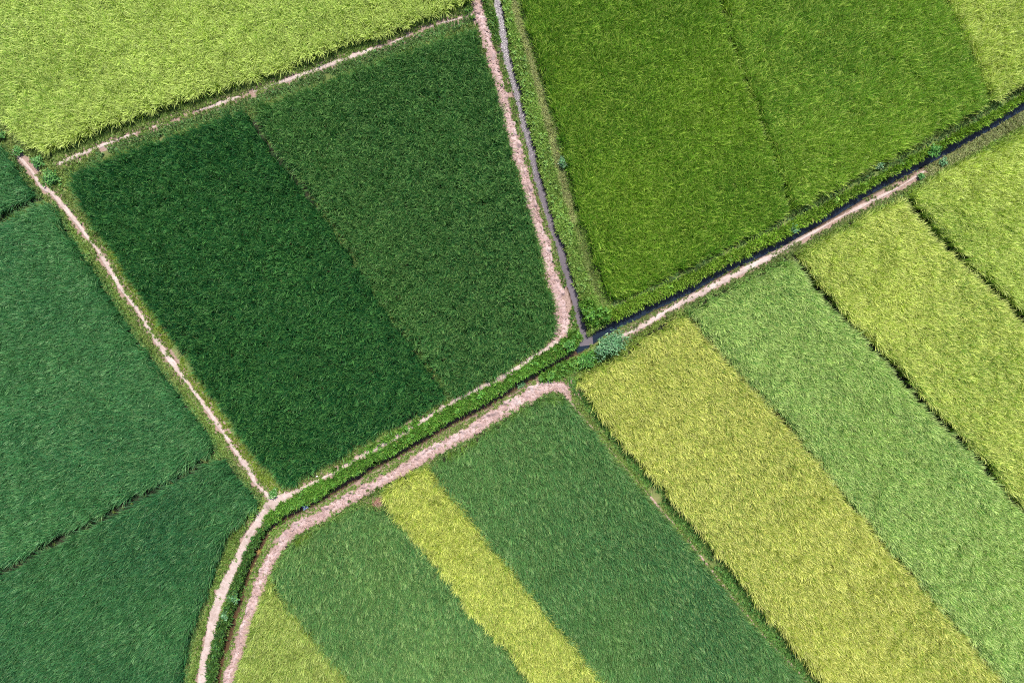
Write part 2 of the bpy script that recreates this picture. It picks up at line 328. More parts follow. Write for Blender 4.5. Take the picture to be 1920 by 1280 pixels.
def ground_material():
    m, t, N, L = new_mat('field_ground'); v = coords(t)
    a = N('ShaderNodeAttribute'); a.attribute_name = 'zone'
    sep = N('ShaderNodeSeparateColor'); L(a.outputs['Color'], sep.inputs[0])
    n1 = noise(t, 1.6, 5, .6, v); n2 = noise(t, 14, 5, .6, v)
    green = ramp(t, n1, [(.3, (.08, .125, .032)), (.5, (.135, .175, .052)), (.68, (.21, .20, .09))])
    soil = ramp(t, n2, [(.3, (.20, .13, .10)), (.7, (.38, .27, .23))])
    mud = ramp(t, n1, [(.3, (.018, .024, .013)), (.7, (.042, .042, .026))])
    bank = ramp(t, n2, [(.3, (.035, .026, .016)), (.7, (.085, .06, .038))])
    f = math_n(t, 'ADD', sep.outputs[0], math_n(t, 'MULTIPLY', math_n(t, 'SUBTRACT', n2, .5), .9))
    fm = N('ShaderNodeMapRange'); fm.inputs[1].default_value = .35; fm.inputs[2].default_value = .65; L(f, fm.inputs[0])
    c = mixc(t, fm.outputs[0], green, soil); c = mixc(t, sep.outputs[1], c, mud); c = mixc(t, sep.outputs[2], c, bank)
    p = N('ShaderNodeBsdfPrincipled'); L(c, p.inputs['Base Color']); p.inputs['Roughness'].default_value = .95; p.inputs['Specular IOR Level'].default_value = .1
    b = N('ShaderNodeBump'); b.inputs['Strength'].default_value = .6; b.inputs['Distance'].default_value = .05; L(n2, b.inputs['Height']); L(b.outputs[0], p.inputs['Normal'])
    o = N('ShaderNodeOutputMaterial'); L(p.outputs[0], o.inputs[0]); return m

def water_material(name, base, rough, amp, scale, spec=.5):
    m, t, N, L = new_mat(name); v = coords(t)
    n1 = noise(t, .9, 3, .5, v)
    c = mixc(t, n1, tuple(b * .75 for b in base), tuple(b * 1.25 for b in base))
    p = N('ShaderNodeBsdfPrincipled'); L(c, p.inputs['Base Color']); p.inputs['Roughness'].default_value = rough; p.inputs['IOR'].default_value = 1.333; p.inputs['Specular IOR Level'].default_value = spec
    n2 = noise(t, scale, 3, .6, v); n3 = noise(t, scale * 3.1, 2, .6, v)
    b = N('ShaderNodeBump'); b.inputs['Strength'].default_value = 1.0; b.inputs['Distance'].default_value = amp
    L(math_n(t, 'ADD', n2, math_n(t, 'MULTIPLY', n3, .4)), b.inputs['Height']); L(b.outputs[0], p.inputs['Normal'])
    o = N('ShaderNodeOutputMaterial'); L(p.outputs[0], o.inputs[0]); return m
MAT_MUDDY = water_material('muddy_water', (.13, .112, .13), .13, .007, 26, .19)
MAT_CLEAR = water_material('dark_water', (.012, .020, .035), .06, .006, 7)
MAT_BROWN = water_material('brown_water', (.075, .045, .025), .06, .006, 6)

# ------------------------------------------------------------------ ground sheet
def build_ground():
    st = .11
    xs = np.concatenate([[-900, -300, -90, -50, -40], np.arange(-37, 37.01, st), [40, 50, 90, 300, 900]])
    ys = np.concatenate([[-900, -300, -90, -40, -30], np.arange(-27, 27.01, st), [30, 40, 90, 300, 900]])
    X, Y = np.meshgrid(xs, ys); nx, ny = len(xs), len(ys)
    Z = height(X, Y)
    far = (np.abs(X) > 37.5) | (np.abs(Y) > 27.5); Z[far] = 0
    fm = field_mask(X, Y)
    zone = np.zeros((ny, nx, 4), np.float32); zone[..., 3] = 1
    for k, w in (('T_RIGHT', .5), ('T_LOW', .55), ('P_LOW', .4), ('P_LEFT', .2), ('P_MID', .22), ('P_RIGHT', .12), ('P_TOP', .14)):
        zone[..., 0] = np.maximum(zone[..., 0], 1 - sstep(w, w + .35, near_eval(X, Y, k, 1.2)))
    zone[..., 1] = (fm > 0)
    for k, w, d in DITCH:
        zone[..., 2] = np.maximum(zone[..., 2], 1 - sstep(w + .02, w + .10, near_eval(X, Y, k, 1.0)))
    # trim: sink the ground where it lies under path sheets is not needed, sheets sit proud
    idx = np.arange(nx * ny).reshape(ny, nx)
    F = np.stack([idx[:-1, :-1], idx[:-1, 1:], idx[1:, 1:], idx[1:, :-1]], -1).reshape(-1, 4)
    o = mesh_obj('ground', np.stack([X, Y, Z], -1).reshape(-1, 3), F, ground_material())
    a = o.data.attributes.new('zone', 'FLOAT_COLOR', 'POINT'); a.data.foreach_set('color', zone.ravel())
    return tag(o, 'low earth and grass ground under the paddies and banks', 'ground', kind='structure')
build_ground()

# ------------------------------------------------------------------ paths, tracks, water
def ribbon(name, pts, widths, mat, res=.04, crown=.035, sink=.05, rough=.012, clod=0., clod_side=0, seed=1, gaps=0., flat_z=None, label=None, cat=None):
    P = W(pts); wd_ = np.broadcast_to(np.asarray(widths, float), (len(pts),)) / S
    sm = smooth_line(P, res, wd_); c = sm[:, :2]; w = sm[:, 2]
    keep = (np.abs(c[:, 0]) < XM + .5) & (np.abs(c[:, 1]) < YM + .5); c = c[keep]; w = w[keep]
    tg = np.gradient(c, axis=0); tg /= np.linalg.norm(tg, axis=1)[:, None] + 1e-9; nr = np.stack([-tg[:, 1], tg[:, 0]], -1)
    n = max(4, int(w.mean() * 1.25 / res)); u = np.linspace(-1.25, 1.25, n + 1)
    X = c[:, None, 0] + nr[:, None, 0] * u[None] * w[:, None] / 2; Y = c[:, None, 1] + nr[:, None, 1] * u[None] * w[:, None] / 2
    if flat_z is not None: Z = np.full(X.shape, flat_z)
    else:
        ue = np.abs(u)[None] + .55 * (fbm(X, Y, .35, 3, seed) - .5) + .35 * (fbm(X, Y, 1.5, 2, seed + 40) - .5)
        if gaps: ue = ue + gaps * np.clip(fbm(X, Y, 1.9, 2, seed + 9) * 2 - .95, -.15, 1)
        prof = crown - (crown + sink) * sstep(.55, 1.15, ue)
        Z = height(X, Y) + prof + rough * (fbm(X, Y, .12, 3, seed + 3) - .5) * 2
        if clod:
            side = 1 if clod_side == 0 else (.25 + .75 * sstep(-.1, .8, clod_side * u))[None]
            r = fbm(X, Y, .30, 3, seed + 5); Z = Z + clod * side * (np.maximum(r - .42, 0) * 3.2 - .25) * (1 - sstep(.95, 1.2, ue))
    idx = np.arange(X.size).reshape(X.shape)
    F = np.stack([idx[:-1, :-1], idx[1:, :-1], idx[1:, 1:], idx[:-1, 1:]], -1).reshape(-1, 4)[:, ::-1]
    o = mesh_obj(name, np.stack([X, Y, Z], -1).reshape(-1, 3), F, mat)
    return tag(o, label, cat, kind='structure')
ribbon('path', P_TOP, [8, 8, 7, 7, 8, 8, 8, 8, 9, 8, 8, 8, 8, 9], MAT_PATH, gaps=1.7, seed=2, label='thin broken earth footpath along the foot of the pale top field', cat='footpath')
ribbon('path', P_LEFT, [7, 11, 12, 10] + [11] * 15 + [14, 17, 9, 9, 12], MAT_PATH, gaps=.35, seed=3, label='narrow pale footpath running diagonally between bluish and dark green plots', cat='footpath')
ribbon('path', P_LOW, [27, 27, 24, 19, 18, 18, 21, 27, 23, 20, 20, 20, 20, 20], MAT_PATH, seed=4, label='wide pale footpath from the path junction down to the bottom edge', cat='footpath')
ribbon('path', P_MID, [12, 11, 10, 10, 10, 10, 10, 10, 10, 10, 11, 11, 12, 13, 13], MAT_PATH, gaps=.5, seed=5, label='faint footpath along the lower edge of the darkest plot', cat='footpath')
ribbon('path', P_RIGHT, [6, 10, 13, 13, 13, 13, 13, 12, 9, 7, 7, 7, 7, 6, 6, 5], MAT_PATH, gaps=.75, seed=6, label='pale footpath beside the dark straight ditch', cat='footpath')
ribbon('path', T_RIGHT, TW_RIGHT, MAT_TRACK, res=.03, rough=.03, clod=.15, clod_side=1, seed=7, label='pinkish cloddy dirt track between the dark plot and the upper ditch', cat='dirt track')
ribbon('path', T_LOW, TW_LOW, MAT_TRACK, res=.03, rough=.03, clod=.15, clod_side=-1, seed=8, label='pinkish cloddy dirt track curving along the lower ditch', cat='dirt track')
ribbon('path', [(1066, 750), (1080, 768), (1100, 790), (1123, 817), (1150, 850), (1172, 876), (1207, 916), (1240, 956), (1287, 1009), (1323, 1055), (1360, 1102), (1397, 1148), (1430, 1189), (1467, 1229), (1497, 1260), (1600, 1380)], 5, MAT_CLOD, gaps=.9, seed=12, label='broken line of bare brown soil along the grassy furrow beside the broad green strip', cat='bare soil')
ribbon('ditch_water', W_RIGHT, 24, MAT_CLEAR, res=.12, flat_z=-.300, label='dark still water in the straight ditch', cat='water')
ribbon('ditch_water', W_UP, 26, MAT_MUDDY, res=.12, flat_z=-.294, label='mauve grey glinting water in the upper ditch', cat='water')
ribbon('ditch_water', W_LOW, 20, MAT_BROWN, res=.12, flat_z=-.306, label='brown shaded water in the lower ditch', cat='water')

# ------------------------------------------------------------------ plant prototypes (not placed themselves)
def blade(V, F, A, base, az, L, tilt, droop, width, roll, rnd, rnd2, grain=0., prof=(.55, 1, .9, .55), twist=0.):
    s = (0, .34, .64, .86, 1.0); x = y = 0.; p = np.array(base, float); i0 = len(V)
    hd = np.array([math.cos(az), math.sin(az), 0]); sd = np.array([-math.sin(az), math.cos(az), 0])
    prev = 0
    for k, q in enumerate(s):
        if k:
            th = tilt + droop * ((q + prev) / 2) ** 1.6; stp = (q - prev) * L
            p = p + hd * math.sin(th) * stp + np.array([0, 0, math.cos(th) * stp]) + sd * twist * stp * q
        prev = q
        if k < 4:
            th = tilt + droop * q ** 1.6
            nv = hd * math.cos(th) - np.array([0, 0, math.sin(th)])
            wv = (sd * math.cos(roll) + nv * math.sin(roll)) * width * prof[k] / 2
            V += [p - wv, p + wv]
        else: V.append(p.copy())
    n = len(V) - i0; A += [(rnd, rnd2, grain, 1)] * n
    for k in range(3): a = i0 + 2 * k; F.append((a, a + 1, a + 3, a + 2))
    F.append((i0 + 6, i0 + 7, i0 + 8))
def proto(name, V, F, A, mat):
    o = mesh_obj(name, V, F, mat, link=False)
    a = o.data.attributes.new('blade', 'FLOAT_COLOR', 'POINT'); a.data.foreach_set('color', np.asarray(A, np.float32).ravel())
    return o
R = random.uniform
def rice_proto(i, ripe):
    V, F, A = [], [], []
    for b in range(34 if not ripe else 24):
        az = random.vonmisesvariate(0, 1.1); q = R(0, 6.28); r = R(0, .09)
        blade(V, F, A, (r * math.cos(q), r * math.sin(q), 0), az, R(.62, 1.02), R(.0, .16), R(.1, .75) if R(0, 1) < .7 else R(.7, 1.5), R(.011, .020), R(-.9, .9), R(0, 1), R(0, 1), 0, twist=R(-.3, .3))
    for b in range(6 if not ripe else 18):
        az = random.vonmisesvariate(0, 1.5); q = R(0, 6.28); r = R(0, .08)
        blade(V, F, A, (r * math.cos(q), r * math.sin(q), 0), az, R(.82, 1.04), R(.0, .12), R(.6, 1.7), R(.012, .021), R(-.6, .6), R(0, 1), R(0, .955), 1, prof=(.25, .4, 1.1, 1.0), twist=R(-.25, .25))
    return proto('rice_hill', V, F, A, MAT_RICE)
def grass_proto(i):
    V, F, A = [], [], []
    for b in range(26):
        az = R(0, 2 * math.pi); r = R(0, .10)
        blade(V, F, A, (r * math.cos(az * 1.7), r * math.sin(az * 1.7), 0), az, R(.6, 1.15), R(.1, .7), R(.2, 1.5), R(.012, .024) * 6, R(-.8, .8), R(0, 1), R(0, 1), 1 if R(0, 1) < .2 else 0)
    return proto('grass_tuft', V, F, A, MAT_GRASS)
def weed_proto(i):
    V, F, A = [], [], []
    for st in range(7):
        az = R(0, 2 * math.pi); lean = R(.05, .6); L = R(.6, 1.0)
        for q in range(9):
            h = L * (.25 + .75 * q / 8); b = (math.cos(az) * math.sin(lean) * h * .7, math.sin(az) * math.sin(lean) * h * .7, math.cos(lean) * h)
            blade(V, F, A, b, R(0, 2 * math.pi), R(.14, .26), R(.7, 1.5), R(.2, .8), R(.07, .13), R(-.4, .4), R(0, 1), R(0, .96), 1 if R(0, 1) < .2 else 0, prof=(.4, 1.1, 1, .6))
    return proto('weed_tuft', V, F, A, MAT_GRASS)
def clod_proto(i):
    V, F = [], []
    n = 6
    rings = [(0.0, -.3), (.75, -.15), (1.0, .15), (.7, .55), (0, .72)]
    V.append((0, 0, -.3))
    for rr, z in rings[1:4]:
        for k in range(n):
            a = 2 * math.pi * k / n + R(-.2, .2); q = rr * R(.7, 1.25); V.append((q * math.cos(a) * 1.2, q * math.sin(a) * .85, z + R(-.12, .12)))
    V.append((R(-.1, .1), R(-.1, .1), .7)); top = len(V) - 1
    for k in range(n):
        j = (k + 1) % n; F.append((0, 1 + j, 1 + k))
        for q in range(2): F.append((1 + q * n + k, 1 + q * n + j, 1 + (q + 1) * n + j, 1 + (q + 1) * n + k))
        F.append((1 + 2 * n + k, 1 + 2 * n + j, top))
    return mesh_obj('clod', V, F, MAT_CLOD, smooth=False, link=False)

def scatter_tree(name, protos):
    t = bpy.data.node_groups.new(name, 'GeometryNodeTree')
    t.interface.new_socket('Geometry', in_out='INPUT', socket_type='NodeSocketGeometry')
    t.interface.new_socket('Geometry', in_out='OUTPUT', socket_type='NodeSocketGeometry')
    N = t.nodes.new; L = t.links.new
    gi = N('NodeGroupInput'); go = N('NodeGroupOutput'); j = N('GeometryNodeJoinGeometry')
    for p in reversed(protos):
        oi = N('GeometryNodeObjectInfo'); oi.inputs['Object'].default_value = p; oi.inputs['As Instance'].default_value = False
        g = N('GeometryNodeGeometryToInstance'); L(oi.outputs['Geometry'], g.inputs[0]); L(g.outputs[0], j.inputs[0])
    ip = N('GeometryNodeInstanceOnPoints'); ip.inputs['Pick Instance'].default_value = True
    L(gi.outputs[0], ip.inputs['Points']); L(j.outputs[0], ip.inputs['Instance'])
    def na(nm, ty):
        n = N('GeometryNodeInputNamedAttribute'); n.data_type = ty; n.inputs[0].default_value = nm; return n.outputs[0]
    L(na('variant', 'INT'), ip.inputs['Instance Index'])
    e = N('FunctionNodeEulerToRotation'); L(na('turn', 'FLOAT_VECTOR'), e.inputs[0]); L(e.outputs[0], ip.inputs['Rotation'])
    L(na('size', 'FLOAT_VECTOR'), ip.inputs['Scale'])
    L(ip.outputs[0], go.inputs[0])
    return t
TREE_GREEN = scatter_tree('green_rice', [rice_proto(i, False) for i in range(10)])
TREE_RIPE = scatter_tree('ripe_rice', [rice_proto(i, True) for i in range(10)])
TREE_GRASS = scatter_tree('grass', [grass_proto(i) for i in range(8)])
TREE_WEED = scatter_tree('weeds', [weed_proto(i) for i in range(6)])
TREE_CLOD = scatter_tree('clods', [clod_proto(i) for i in range(6)])

def turn(n, leanx, leany, jitter, comb=0.):
    """Euler angles: a random spin, then a tilt that moves the top by (leanx, leany) per metre."""
    ph = rng.uniform(0, 2 * np.pi, n); lx = leanx + rng.normal(0, jitter, n); ly = leany + rng.normal(0, jitter, n)
    if comb > 0: ph = np.arctan2(leany, leanx) + rng.normal(0, comb, n)
    d = np.hypot(lx, ly) + 1e-6; a = np.arctan(d); ux, uy = -ly / d, lx / d          # axis
    c, s = np.cos(a), np.sin(a); C = 1 - c
    M = np.array([[c + ux * ux * C, ux * uy * C, uy * s], [ux * uy * C, c + uy * uy * C, -ux * s], [-uy * s, ux * s, c]])
    cz, sz = np.cos(ph), np.sin(ph)
    r00 = M[0, 0] * cz + M[0, 1] * sz; r10 = M[1, 0] * cz + M[1, 1] * sz; r20 = M[2, 0] * cz + M[2, 1] * sz
    r21 = -M[2, 0] * sz + M[2, 1] * cz; r22 = M[2, 2]
    return np.stack([np.arctan2(r21, r22), -np.arcsin(np.clip(r20, -1, 1)), np.arctan2(r10, r00)], -1)
def scatter(name, tree, pts, rot, size, variant, tint=None, tint_b=None):
    me = bpy.data.meshes.new(name); me.vertices.add(len(pts)); me.vertices.foreach_set('co', np.asarray(pts, np.float32).ravel())
    def at(nm, ty, v, key): me.attributes.new(nm, ty, 'POINT').data.foreach_set(key, np.ascontiguousarray(v).ravel())
    at('turn', 'FLOAT_VECTOR', rot.astype(np.float32), 'vector'); at('size', 'FLOAT_VECTOR', size.astype(np.float32), 'vector')
    at('variant', 'INT', variant.astype(np.int32), 'value')
    if tint is not None:
        at('tint', 'FLOAT_VECTOR', tint.astype(np.float32), 'vector'); at('tint_b', 'FLOAT_VECTOR', tint_b.astype(np.float32), 'vector')
    o = bpy.data.objects.new(name, me); COL.objects.link(o)
    md = o.modifiers.new('scatter', 'NODES'); md.node_group = tree
    return o
def jgrid(x0, x1, y0, y1, st, jit=.46):
    x, y = np.meshgrid(np.arange(x0, x1, st), np.arange(y0, y1, st)); x = x + (np.arange(x.shape[0]) % 2)[:, None] * st / 2
    return (x + rng.uniform(-jit, jit, x.shape) * st).ravel(), (y + rng.uniform(-jit, jit, y.shape) * st).ravel()

# ------------------------------------------------------------------ rice plots
EDGE_TINT = [  # lime edges of some plots, darker green along the right dividers: field key, line, reach (m), colour
 ('low_green', [(1063, 744), (1017, 735), (957, 771), (880, 821), (805, 864)], .30, (.16, .27, .03)),
 ('low_mid', [(700, 948), (665, 943), (600, 981), (532, 1024), (513, 1060)], .26, (.15, .25, .03)),
 ('low_yellow', [(803, 872), (750, 890), (716, 910)], .30, (.26, .33, .03)),
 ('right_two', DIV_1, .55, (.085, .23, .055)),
 ('right_three', DIV_2, .28, (.15, .28, .035)), ('right_four', DIV_3, .30, (.15, .28, .035)),
 ('dark_right', DARK_TOPR, .22, (.09, .19, .04)),
 ('top', FIELDS[0]['poly'][3:16], 2.2, (.25, .37, .035)),
]
for fi, f in enumerate(FIELDS):
    wp = f['wp']; lo = np.maximum(wp.min(0), (-XM, -YM)); hi = np.minimum(wp.max(0), (XM, YM))
    x, y = jgrid(lo[0], hi[0], lo[1], hi[1], .180)
    ox = x + .22 * (fbm(x, y, .6, 2, 21) - .5); oy = y + .22 * (fbm(x, y, .6, 2, 27) - .5)
    m = in_poly(x, y, wp)
    x, y = x[m], y[m]
    d, _ = line_dist(x, y, np.vstack([wp, wp[:1]])); ins = .13 + .14 * (fbm(x, y, .7, 2, 21) - .5)
    m = (d > ins) & (near_eval(x, y, 'P_RIGHT', 1.) > .52)
    for ln, lim in ((DIV_4, .02), (DIV_6, .0), (DIV_1, .10), (DIV_B, .0), (DIV_5, .06), (DIV_DARK[6:], .07)):      # plots that grow right up to each other
        dd, _ = line_dist(x, y, W(ln[1:-1]) * .99); m |= (dd < .45) & (d > lim * (.4 + 1.2 * fbm(x, y, .7, 2, 35)))
    for ln, wid in ((DIV_DARK[:6], .16), (DIV_A, .07), (DIV_2, .13), (DIV_3, .15), (DIV_7, .23), (DIV_8, .25)):      # visible furrows
        dd, _ = line_dist(x, y, W(ln) * .99); m &= ~((dd < .45) & (d < wid * (.55 + .9 * fbm(x, y, .8, 2, 33))))
    x, y = x[m], y[m]; n = len(x)
    patch = fbm(x, y, 5.5, 3, fi); fine = fbm(x, y, 1.1, 3, fi + 50); gust = fbm(x, y, 2.4, 3, fi + 70) - .5; gust2 = fbm(x, y, 2.4, 3, fi + 90) - .5
    sz = f['h'] / .86 * (.84 + .34 * fbm(x, y, .8, 3, fi + 52) + rng.normal(0, .045, n))
    size = np.stack([np.full(n, f['w']) * rng.uniform(.92, 1.2, n)] * 2 + [sz], -1)
    val = (.80 + .28 * patch + .22 * fine) * rng.normal(1, .09, n)
    base = np.array(f['tint'])[None]; tint = base * val[:, None]
    hue = (patch - .5 + rng.normal(0, .12, n)) * .5
    tint *= np.stack([1 + hue, 1 + .25 * hue, 1 - .25 * hue], -1)
    tb = np.array(f['grain'])[None] * rng.normal(1, .12, n)[:, None]
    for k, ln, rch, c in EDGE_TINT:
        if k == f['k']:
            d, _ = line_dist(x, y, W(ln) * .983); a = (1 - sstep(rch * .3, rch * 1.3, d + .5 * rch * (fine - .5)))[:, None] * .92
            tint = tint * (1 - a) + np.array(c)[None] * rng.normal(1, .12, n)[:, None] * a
    rot = turn(n, f['lean'][0] + f['gust'] * gust, f['lean'][1] + f['gust'] * gust2, f.get('jit', .08), f['comb'])
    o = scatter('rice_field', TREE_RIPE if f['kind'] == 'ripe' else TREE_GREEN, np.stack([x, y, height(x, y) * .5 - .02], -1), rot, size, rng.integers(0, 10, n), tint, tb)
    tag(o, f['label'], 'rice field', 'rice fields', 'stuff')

# ------------------------------------------------------------------ bank grass and weeds
STYLES = [  # line, half width (plan units), height m, colour, second colour, weed share
 ([(1078, 636), (1040, 662), (1000, 688), (960, 713), (905, 742), (850, 770), (800, 796), (740, 829), (690, 858), (640, 890), (590, 921), (555, 944), (525, 962), (503, 984)], 17, .36, (.10, .26, .028), (.22, .38, .06), .10),
 ([(500, 984), (481, 1010), (465, 1050), (449, 1092), (434, 1132), (422, 1166), (409, 1206), (398, 1245), (390, 1300), (376, 1400), (368, 1560)], 8, .30, (.055, .15, .025), (.12, .25, .04), .3),
 ([(1104, 596), (1150, 588), (1200, 565), (1260, 537), (1320, 508), (1400, 470), (1460, 440), (1500, 418), (1560, 386), (1640, 341), (1720, 299), (1790, 262), (1860, 220), (1940, 174), (2240, -10)], 10, .42, (.20, .36, .03), (.34, .48, .07), .02),
 ([(1150, 573), (1260, 523), (1400, 453), (1560, 368), (1720, 283), (1860, 205), (2240, -30)], 6, .16, (.075, .17, .04), (.2, .27, .09), .2),
 ([(940, -300), (953, 0), (963, 60), (978, 130), (996, 200), (1012, 260), (1030, 320), (1048, 390), (1066, 450), (1083, 510), (1103, 560), (1112, 590)], 15, .24, (.20, .35, .055), (.35, .47, .12), .25),
 ([(935, -300), (967, 20), (985, 80), (1000, 130), (1016, 190), (1030, 240), (1045, 300), (1058, 350), (1074, 412)], 8, .16, (.36, .41, .15), (.48, .46, .22), 0),
 ([(1098, 575), (1112, 597), (1128, 592)], 15, .48, (.10, .25, .025), (.2, .36, .05), .3),
 ([(1076, 718), (1120, 773), (1180, 852), (1250, 938), (1330, 1033), (1420, 1150), (1520, 1287), (1700, 1520)], 13, .17, (.11, .27, .055), (.22, .36, .08), .1),
 ([(1690, 345), (1770, 305), (1850, 260), (1930, 215), (2240, 40)], 11, .14, (.30, .35, .13), (.46, .43, .24), 0),
 ([(1160, 632), (1250, 588), (1400, 508), (1560, 420), (1700, 345)], 14, .12, (.15, .24, .055), (.32, .32, .12), 0),
 ([(915, 20), (935, 70), (950, 130), (968, 190), (985, 250), (1000, 300), (1015, 350), (1030, 410), (1047, 470), (1062, 540), (1078, 610)], 6, .15, (.105, .22, .035), (.2, .3, .06), .1),
 ([(1022, 704), (1060, 690), (1090, 678), (1112, 668)], 11, .34, (.10, .25, .03), (.2, .34, .05), .45),
 ([(150, 330), (190, 290), (300, 250), (450, 200), (600, 145), (750, 88), (880, 38)], 8, .16, (.13, .27, .07), (.28, .38, .13), .12),
 ([(880, 30), (905, 8), (920, 40), (930, 75)], 10, .22, (.09, .21, .03), (.2, .3, .06), .3),
 ([(172, 400), (250, 540), (350, 690), (440, 818), (490, 890), (530, 925)], 8, .13, (.20, .31, .030), (.30, .36, .07), 0),
 ([(660, 937), (712, 914)], 7, .22, (.09, .17, .03), (.2, .24, .06), .1),
 ([(455, 985), (432, 1040), (412, 1090), (395, 1150), (380, 1205), (367, 1290), (350, 1400)], 8, .22, (.15, .27, .045), (.28, .36, .09), 0),
]
x, y = jgrid(-XM, XM, -YM, YM, .105)
fm = field_mask(x, y); keep = fm == 0
for i, f in enumerate(FIELDS):
    q = np.nonzero(fm == i + 1)[0]; d, _ = line_dist(x[q], y[q], np.vstack([f['wp'], f['wp'][:1]])); keep[q[d < .20]] = True
x, y, fm = x[keep], y[keep], fm[keep]
# water and path clearances
ok = np.ones(len(x), bool)
for ln in (DIV_7, DIV_8[1:], DIV_2, DIV_3, DIV_DARK[1:6]): ok &= (line_dist(x, y, W(ln) * .99)[0] > .34) | (fm == 0)
for k, w, dpt in DITCH: ok &= near_eval(x, y, k, 1.) > w + (-.02 if k == 'W_LOW' else -.01)
jit = .16 * (fbm(x, y, .35, 3, 61) - .5) * 2
PW = {}
for k, pts, ws in (('T_RIGHT', T_RIGHT, 18), ('T_LOW', T_LOW, 19), ('P_LOW', P_LOW, 20), ('P_LEFT', P_LEFT, 9), ('P_MID', P_MID, 9), ('P_RIGHT', P_RIGHT, 10), ('P_TOP', P_TOP, 6)):
    d = near_eval(x, y, k, 1.); hw = ws / S / 2
    gap = {'P_TOP': .45, 'P_MID': .30, 'P_RIGHT': .40, 'P_LEFT': .12}.get(k, 0)
    ok &= (d + jit > hw) | (fbm(x, y, 1.9, 2, 71) < gap * .8) | (rng.random(len(x)) < .03)
x, y, fm = x[ok], y[ok], fm[ok]; n = len(x)
hgt = .11 + .07 * fbm(x, y, .9, 3, 80); c1 = np.tile(np.array([.18, .305, .055]), (n, 1)); c2 = np.tile(np.array([.33, .38, .12]), (n, 1)); wsh = np.full(n, .06)
dry = sstep(.5, .72, fbm(x, y, 2.2, 3, 83))[:, None]
c1 = c1 * (1 - .25 * dry) + np.array([.28, .29, .11]) * .25 * dry
for ln, hw, h, ca, cb, ws in STYLES:
    d, _ = line_dist(x, y, W(ln)); a = 1 - sstep(hw / S * .75, hw / S * 1.2, d + .12 * (fbm(x, y, .5, 2, 88) - .5))
    hgt = hgt * (1 - a) + h * (.75 + .5 * fbm(x, y, .8, 2, 91)) * a; wsh = wsh * (1 - a) + ws * a
    A = a[:, None]; c1 = c1 * (1 - A) + np.array(ca) * A; c2 = c2 * (1 - A) + np.array(cb) * A
for i, f in enumerate(FIELDS):           # rims of the plots take after the crop
    q = fm == i + 1; t_ = np.array(f['tint']); c1[q] = .5 * c1[q] + .5 * t_; hgt[q] = .16 + .10 * fbm(x[q], y[q], .6, 2, 93)
pv = fbm(x, y, 1.3, 3, 95)
c1 = c1 * ((.72 + .5 * pv) * rng.normal(1, .13, n))[:, None]; c2 = c2 * rng.normal(1, .13, n)[:, None]
bare = fbm(x, y, 1.0, 3, 97); keep = (bare > .27) | (hgt > .2)
isw = rng.random(n) < wsh * 1.0 * fbm(x, y, 1.1, 2, 99)
z = height(x, y) - .01
g = keep & ~isw; ng = int(g.sum())
lat = np.clip(hgt * 1.05, .15, .30)[g] * rng.uniform(.8, 1.25, ng)
sz = np.stack([lat, lat, hgt[g] * rng.uniform(.8, 1.2, ng)], -1)
# tufts on ditch sides lean out over the water
o = scatter('bank_grass', TREE_GRASS, np.stack([x, y, z], -1)[g], turn(ng, .05, -.06, .25), sz, rng.integers(0, 8, ng), c1[g], c2[g])
tag(o, 'short green and dry grass covering the paths\' verges and ditch banks', 'grass', kind='stuff')
g = isw; ng = int(g.sum()); lat = np.clip(hgt[g] * 1.1, .2, .5) * rng.uniform(.8, 1.2, ng)
o = scatter('bank_weeds', TREE_WEED, np.stack([x, y, z], -1)[g], turn(ng, .03, -.03, .2), np.stack([lat, lat, lat], -1), rng.integers(0, 6, ng), c1[g] * np.array([.85, .95, 1.1]), c2[g])
tag(o, 'leafy weeds mixed into the grass of the ditch banks', 'weeds', kind='stuff')
print('GRASS', len(x))

# ------------------------------------------------------------------ loose clods of earth on the tracks
def clods():
    X, Y, Sz = [], [], []
    for pts, ws, side, dens in ((T_RIGHT, TW_RIGHT, 1, 80), (T_LOW, TW_LOW, -1, 80)):
        sm = smooth_line(W(pts), .05, np.array(ws) / S); c = sm[:, :2]; w = sm[:, 2]
        ok = (np.abs(c[:, 1]) < YM) ; c = c[ok]; w = w[ok]
        tg = np.gradient(c, axis=0); tg /= np.linalg.norm(tg, axis=1)[:, None]; nr = np.stack([-tg[:, 1], tg[:, 0]], -1)
        k = rng.integers(0, len(c), int(len(c) * .05 * dens))
        edge = rng.random(len(k)) < .35
        u = np.where(edge, -side * rng.normal(.82, .16, len(k)), rng.uniform(-.9, .9, len(k)))
        p = c[k] + nr[k] * (u * w[k] / 2)[:, None]; X.append(p[:, 0]); Y.append(p[:, 1])
        Sz.append(np.where(edge, rng.gamma(2.2, .024, len(k)) + .015, rng.gamma(2, .013, len(k)) + .012))
    X, Y, Sz = np.concatenate(X), np.concatenate(Y), np.clip(np.concatenate(Sz), .01, .15); n = len(X)
    z = height(X, Y) + .035
    o = scatter('earth_rubble', TREE_CLOD, np.stack([X, Y, z], -1), np.stack([rng.normal(0, .25, n), rng.normal(0, .25, n), rng.uniform(0, 6.28, n)], -1),
                np.stack([Sz, Sz, Sz * .9], -1), rng.integers(0, 6, n))
    tag(o, 'loose crumbs and clods of pinkish earth strewn on the dirt tracks', 'earth clods', kind='stuff')
clods()

